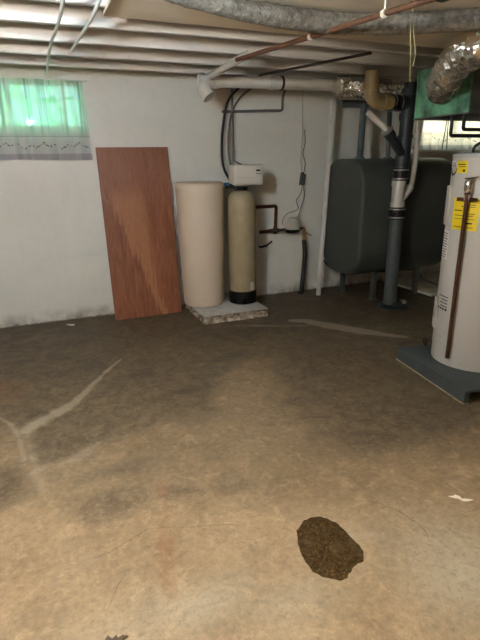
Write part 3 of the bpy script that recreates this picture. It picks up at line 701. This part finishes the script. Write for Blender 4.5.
for x, y in ((3.22, 4.10), (3.10, 4.50), (3.79, 4.10), (3.79, 4.50)):
    obj('leg', merge(rotbox((x, y, .20), .045, .006, .40), rotbox((x-.02, y+.02, .20), .006, .045, .40), box(x-.04, x+.04, y-.02, y+.06, 0, .008)), M['oil'], ot, smooth=False)
fp = obj('fill_pipe', cyl((3.10, 4.33, 1.43), (3.115, 4.33, 1.955), .033, 20), M['greypipe'], ot)
obj('fill_elbow', tube([(2.87, 4.36, 1.965), (3.02, 4.34, 1.965), (3.16, 4.33, 1.962)], .035, 18), M['greypipe'], fp)
obj('pipe_bushing', lathe([(.05, 0), (.05, .035), (.042, .04)], (3.10, 4.33, 1.43), 8), M['greypipe'], fp)
obj('vent_pipe', cyl((3.45, 4.33, 1.43), (3.45, 4.36, 2.165), .026, 18), M['greypipe'], ot)
obj('vent_bushing', lathe([(.045, 0), (.045, .035)], (3.45, 4.33, 1.43), 8), M['greypipe'], ot)
run('fuel_line', [(2.85, 4.60, .40), (3.0, 4.5, .26), (3.3, 4.35, .245), (3.55, 4.28, .245), (3.92, 4.30, .22), (4.05, 4.25, .10), (4.2, 4.1, .035)], .007, M['blackpipe'], 'thin dark line looping along beneath the oil tank', 'pipe', 6, 8)
tag(obj('loose_board', box(3.85, 4.80, 3.92, 4.765, 0, .028), M['slat'], bevel=.003), 'dusty whitish board lying on the floor behind the water heater', 'board')
tag(obj('paper_card', rotbox((4.60, 4.725, .088), .14, .004, .118, 0, -.12), M['paper'], smooth=False), 'small white card leaning on the wall behind the water heater', 'card')
for xa, xb, lab in ((4.513, 4.535, 'thin dark wire hanging in front of the right curtain, left of two'), (4.585, 4.56, 'thin dark wire hanging in front of the right curtain, right of two')):
    run('hanging_wire', [(xb, 4.67, 2.165), (xb, 4.675, 1.85), (xa, 4.68, 1.55)], .006, M['blackpipe'], lab, 'wire', 4, 8)

# ------------------------------------------------------------------ water heater on its platform
HX, HY, HR, HB, HT = 2.682, 2.293, .268, .092, 1.455
c0 = Vector((2.240, 1.925, 0)); e1 = Vector((.14, .99, 0)).normalized(); e2 = Vector((e1.y, -e1.x, 0))
pf = thing('heater_platform', 'low grey painted wooden platform under the water heater', 'platform', c0+e1*.37+e2*.4)
def frame(a0, a1, b0, b1, z0, z1):
    V = [tuple(c0+e2*a+e1*b+Vector((0, 0, z))) for z in (z0, z1) for b in (b0, b1) for a in (a0, a1)]
    return V, box(0, 1, 0, 1, 0, 1)[1]
obj('top_board', frame(0, .84, 0, .75, .072, .091), M['plat'], pf, bevel=.002)
obj('side_rail', frame(0, .035, 0, .75, .006, .072), M['plat'], pf, bevel=.002); obj('side_rail', frame(.805, .84, 0, .75, .006, .072), M['plat'], pf, bevel=.002)
obj('rear_rail', frame(.035, .805, .715, .75, .006, .072), M['plat'], pf, bevel=.002)
obj('bottom_edge', frame(-.006, .04, -.003, .753, 0, .006), M['ply_edge'], pf, smooth=False)
wh = thing('water_heater', 'tall off-white cylindrical water heater with yellow labels at right', 'water heater', (HX, HY, HB))
hc = Vector((HX, HY, 0)); tocam = Vector((-HX, -HY, 0)).normalized(); lat = Vector((tocam.y, -tocam.x, 0))   # lat points to the left as seen from the room
def hp(phi, r_, z): return hc + r_*(cos(phi)*tocam+sin(phi)*lat) + Vector((0, 0, z))
def patch(p0, p1, z0, z1, r_, th=.0012):
    n = 10; V = []
    for rr in (r_, r_+th):
        for z in (z0, z1):
            for i in range(n+1): V.append(tuple(hp(p0+(p1-p0)*i/n, rr, z)))
    q = n+1; Fc = []
    for i in range(n): Fc += [(i, i+1, q+i+1, q+i), (2*q+i, 3*q+i, 3*q+i+1, 2*q+i+1), (i, 2*q+i, 2*q+i+1, i+1), (q+i, q+i+1, 3*q+i+1, 3*q+i)]
    Fc += [(0, q, 3*q, 2*q), (n, 2*q+n, 3*q+n, q+n)]; return V, Fc
obj('jacket', lathe([(HR-.012, HB), (HR-.002, HB+.004), (HR, HB+.012), (HR, HT-.01), (HR-.003, HT)], (HX, HY, 0), 72), M['jacket'], wh)
obj('top_cap', lathe([(HR+.003, HT-.022), (HR+.003, HT), (HR-.004, HT+.004), (HR-.03, HT+.005), (.10, HT+.012), (.0005, HT+.014)], (HX, HY, 0), 72), M['jackettop'], wh)
D = PI/180
obj('access_panel', patch(66*D, 88*D, 1.02, 1.265, HR-.002, .016), M['jacket'], wh, bevel=.003)
obj('access_panel', patch(66*D, 88*D, .31, .53, HR-.002, .016), M['jacket'], wh, bevel=.003)
yl = obj('energy_label', patch(15*D, 55*D, 1.005, 1.20, HR+.0002), M['yellow'], wh)
rr = random.Random(5)
for z, hgt, a, b in ((1.178, .010, 22, 50), (1.158, .004, 20, 36), (1.146, .004, 20, 40), (1.120, .006, 38, 52), (1.105, .004, 20, 34), (1.092, .004, 22, 50), (1.072, .003, 20, 50), (1.045, .009, 22, 34), (1.022, .004, 20, 50)):
    obj('print_line', patch(a*D, b*D, z, z+hgt, HR+.0010), M['ink'], yl)
sk = obj('caution_sticker', patch(38*D, 58*D, 1.345, 1.415, HR+.0002), M['yellow'], wh)
obj('print_line', patch(41*D, 55*D, 1.392, 1.398, HR+.0010), M['ink'], sk); obj('print_line', patch(41*D, 52*D, 1.380, 1.384, HR+.0010), M['ink'], sk); obj('print_mark', patch(41*D, 45*D, 1.352, 1.366, HR+.0010), M['ink'], sk)
def disc(phi, zc, rz, lo, hi):
    n = 16; V = []; w = rz/HR*1.05
    for t in (HR+.0004, HR+.0016):
        for i in range(n+1):
            a = lo+(hi-lo)*i/n; V.append(tuple(hp(phi+w*cos(a), t, zc+rz*sin(a))))
    q = n+1; Fc = [tuple(range(q))[::-1], tuple(range(q, 2*q))]+[(i, i+1, q+i+1, q+i) for i in range(n)]+[(n, 0, q, q+n)]; return V, Fc
bd = obj('round_badge', disc(68*D, 1.375, .048, 0, PI), M['paper'], wh, smooth=False)
obj('badge_lower_half', disc(68*D, 1.375, .048, PI, 2*PI), M['ink'], bd, smooth=False)
for a, b, z, hgt in ((60, 72, 1.385, .006), (62, 70, 1.400, .005)): obj('print_line', patch(a*D, b*D, z, z+hgt, HR+.0014), M['greytube'], bd)
wl = obj('warning_label', patch(58*D, 84*D, .80, .985, HR+.0002), M['paper'], wh)
for i in range(10):
    z = .965-.017*i; obj('print_line', patch((60+3*(i % 2))*D, rr.uniform(74, 82)*D, z, z+.005, HR+.0012), M['red'] if i in (1, 6, 8) else M['ink'], wl)
for i in range(4): obj('stencil_line', patch(44*D, rr.uniform(58, 66)*D, .555-.022*i, .561-.022*i, HR+.0002), M['ink'], wh)
obj('stencil_mark', merge(*[patch((44+6*i)*D, (48+6*i)*D, .465, .48, HR+.0002) for i in range(4)]), M['ink'], wh)
rv = obj('relief_valve', merge(cyl(hp(29*D, HR-.01, 1.275), hp(29*D, HR+.035, 1.275), .017, 16), lathe([(.02, -.035), (.024, -.02), (.024, .012), (.018, .03), (.008, .035)], hp(29*D, HR+.032, 1.275), 18), rotbox(hp(29*D, HR+.032, 1.205), .03, .03, .03, .6)), M['chrome'], wh)
obj('lever', tube([hp(34*D, HR+.034, 1.315), hp(24*D, HR+.040, 1.32), hp(18*D, HR+.043, 1.325)], .006, 8, 3), M['chrome'], rv)
dp = obj('discharge_pipe', cyl(hp(29*D, HR+.032, 1.235), hp(29*D, HR+.032, .165), .0125, 16), M['copper'], wh)
obj('pipe_tee', merge(cyl(hp(41*D, HR+.034, 1.195), hp(17*D, HR+.034, 1.195), .010, 12), lathe([(.018, 0), (.018, .05)], hp(29*D, HR+.032, 1.185), 14)), M['copper'], dp)
dv = obj('drain_valve', merge(cyl(hp(82*D, HR-.01, .19), hp(82*D, HR+.035, .19), .014, 14), cyl(hp(82*D, HR+.035, .205), hp(82*D, HR+.04, .155), .014, 14)), M['darkpipe'], wh)
obj('valve_handle', lathe([(.006, 0), (.020, .002), (.020, .010), (.006, .012)], hp(82*D, HR+.05, .19), 16, tuple(cos(82*D)*tocam+sin(82*D)*lat)), M['blackpipe'], dv)
obj('power_conduit', tube([hp(48*D, .20, HT), hp(48*D, .20, HT+.03), hp(42*D, .19, HT+.055), hp(20*D, .19, HT+.075), hp(-20*D, .20, HT+.08), hp(-45*D, .21, HT+.06)], .0085, 12, 6), M['blackpipe'], wh)
obj('water_nipple', merge(lathe([(.022, 0), (.022, .05), (.018, .055)], hp(15*D, .16, HT), 18), lathe([(.028, 0), (.028, .012)], hp(15*D, .16, HT), 6)), M['brass'], wh)
for P, lab in (([(2.875, 2.80, 1.728), (2.875, 2.80, 1.628), (3.6, 2.80, 1.628)], 'upper black iron pipe dropping from the plenum bottom and bending right'),
               ([(2.862, 2.90, 1.728), (2.862, 2.90, 1.592), (3.6, 2.90, 1.592)], 'lower black iron pipe bending right below the plenum')):
    run('iron_pipe', elbowpath(P, .02), .013, M['blackpipe'], lab, 'pipe')

# ------------------------------------------------------------------ things on the floor
def gritpatch():
    rr = random.Random(8); cx, cy = .855, 1.272; V, Fc = [], []; n = 72
    outline = [(0.795, 1.393), (0.862, 1.435), (0.929, 1.422), (0.969, 1.359), (0.976, 1.277), (0.979, 1.203), (0.942, 1.158), (0.886, 1.141), (0.84, 1.113), (0.797, 1.129), (0.758, 1.17), (0.748, 1.228), (0.757, 1.299)]
    P = spline([(x, y, 0) for x, y in outline+outline[:1]], 8)[:-1]; N = len(P); K = 9
    for k in range(K+1):
        f_ = k/K
        for i, p in enumerate(P):
            q = 1+.05*mnoise.noise((p.x*45, p.y*45, 0))
            x, y = cx+(p.x-cx)*f_*q, cy+(p.y-cy)*f_*q
            V.append((x, y, floor_z(x, y)+.0007+.0045*(1-f_**4)+.0015*mnoise.noise((x*25, y*25, 2))*(1-f_**6)))
    for k in range(K):
        for i in range(N): Fc.append((k*N+i, k*N+(i+1) % N, (k+1)*N+(i+1) % N, (k+1)*N+i))
    return V, Fc
gp = obj('dirt_patch', gritpatch(), M['grit'], ang=180)
tag(gp, 'oval patch of dark damp gritty dirt on the bare floor in the foreground', 'dirt patch')
def flake(P, z=.003):
    n = len(P); V = [(x, y, floor_z(x, y)+.0005) for x, y in P]+[(x, y, floor_z(x, y)+z+.002*rr.random()) for x, y in P]
    return V, [tuple(range(n))[::-1], tuple(range(n, 2*n))]+[(i, (i+1) % n, n+(i+1) % n, n+i) for i in range(n)]
tag(obj('paint_flake', flake([(1.515, 1.310), (1.535, 1.303), (1.548, 1.308), (1.560, 1.290), (1.555, 1.275), (1.575, 1.262), (1.595, 1.250), (1.570, 1.252), (1.548, 1.262), (1.543, 1.282), (1.528, 1.293)]), M['scuff'], smooth=False), 'chalky white flake on the floor at right, near the dark dirt patch', 'flake')
tag(obj('paint_flake', flake([(.10, 4.62), (.14, 4.60), (.165, 4.585), (.155, 4.56), (.125, 4.575), (.115, 4.595), (.095, 4.605)], .008), M['scuff'], smooth=False), 'white paint flake on the floor at the foot of the left wall stretch', 'flake')
tag(obj('dead_leaf', flake([(.012, 1.212), (.022, 1.222), (.034, 1.206), (.048, 1.214), (.052, 1.202), (.066, 1.206), (.082, 1.196), (.064, 1.192), (.070, 1.182), (.052, 1.188), (.044, 1.176), (.036, 1.192), (.022, 1.196)], .005), M['debris'], smooth=False), 'small dark crumpled leaf on the floor at the bottom edge', 'leaf')

# ------------------------------------------------------------------ light
def point(name, loc, e, col, r_=.05):
    l = bpy.data.lights.new(name, 'POINT'); l.energy = e; l.color = col; l.shadow_soft_size = r_
    o = bpy.data.objects.new(name, l); COL.objects.link(o); o.location = loc; return o
point('bulb_side', (-.42, 1.35, 1.88), 118, (1, .89, .76), .05)
point('ceiling_fill', (.05, 1.74, 2.05), 60, (.56, .80, 1), .04)  # cool fill lamp added to brighten the upper left ceiling
point('bulb_behind', (.35, -.75, 2.08), 195, (1, .87, .70), .010)
# unseen blocker added behind the camera keeps that bulb off the far part of the room
ba, bb = Vector((-1.6, .07, 0)), Vector((5.2, -1.56, 0)); bd_ = (bb-ba).normalized()
bo = Vector((.40, -.365, 0)); 
struct(obj('light_blocker', xf(box(-3.0, 6.0, .015, .055, 1.755, JB), Matrix.Translation(bo) @ Matrix.Rotation(math.atan2(-.272, 1.129), 4, 'Z')), M['unseen_dark'], smooth=False))
su = bpy.data.lights.new('sun', 'SUN'); su.energy = 80; su.angle = .02; so = bpy.data.objects.new('sun', su); COL.objects.link(so)
so.rotation_euler = Vector((.25, .75, -.85)).to_track_quat('-Z', 'Y').to_euler()
w = bpy.data.worlds.new('world'); S.world = w; w.use_nodes = True
bg = w.node_tree.nodes['Background']; bg.inputs[0].default_value = (.45, .95, .95, 1); bg.inputs[1].default_value = 3.0
S.view_settings.view_transform = 'Standard'; S.view_settings.look = 'None'; S.view_settings.exposure = .18; S.view_settings.gamma = 1
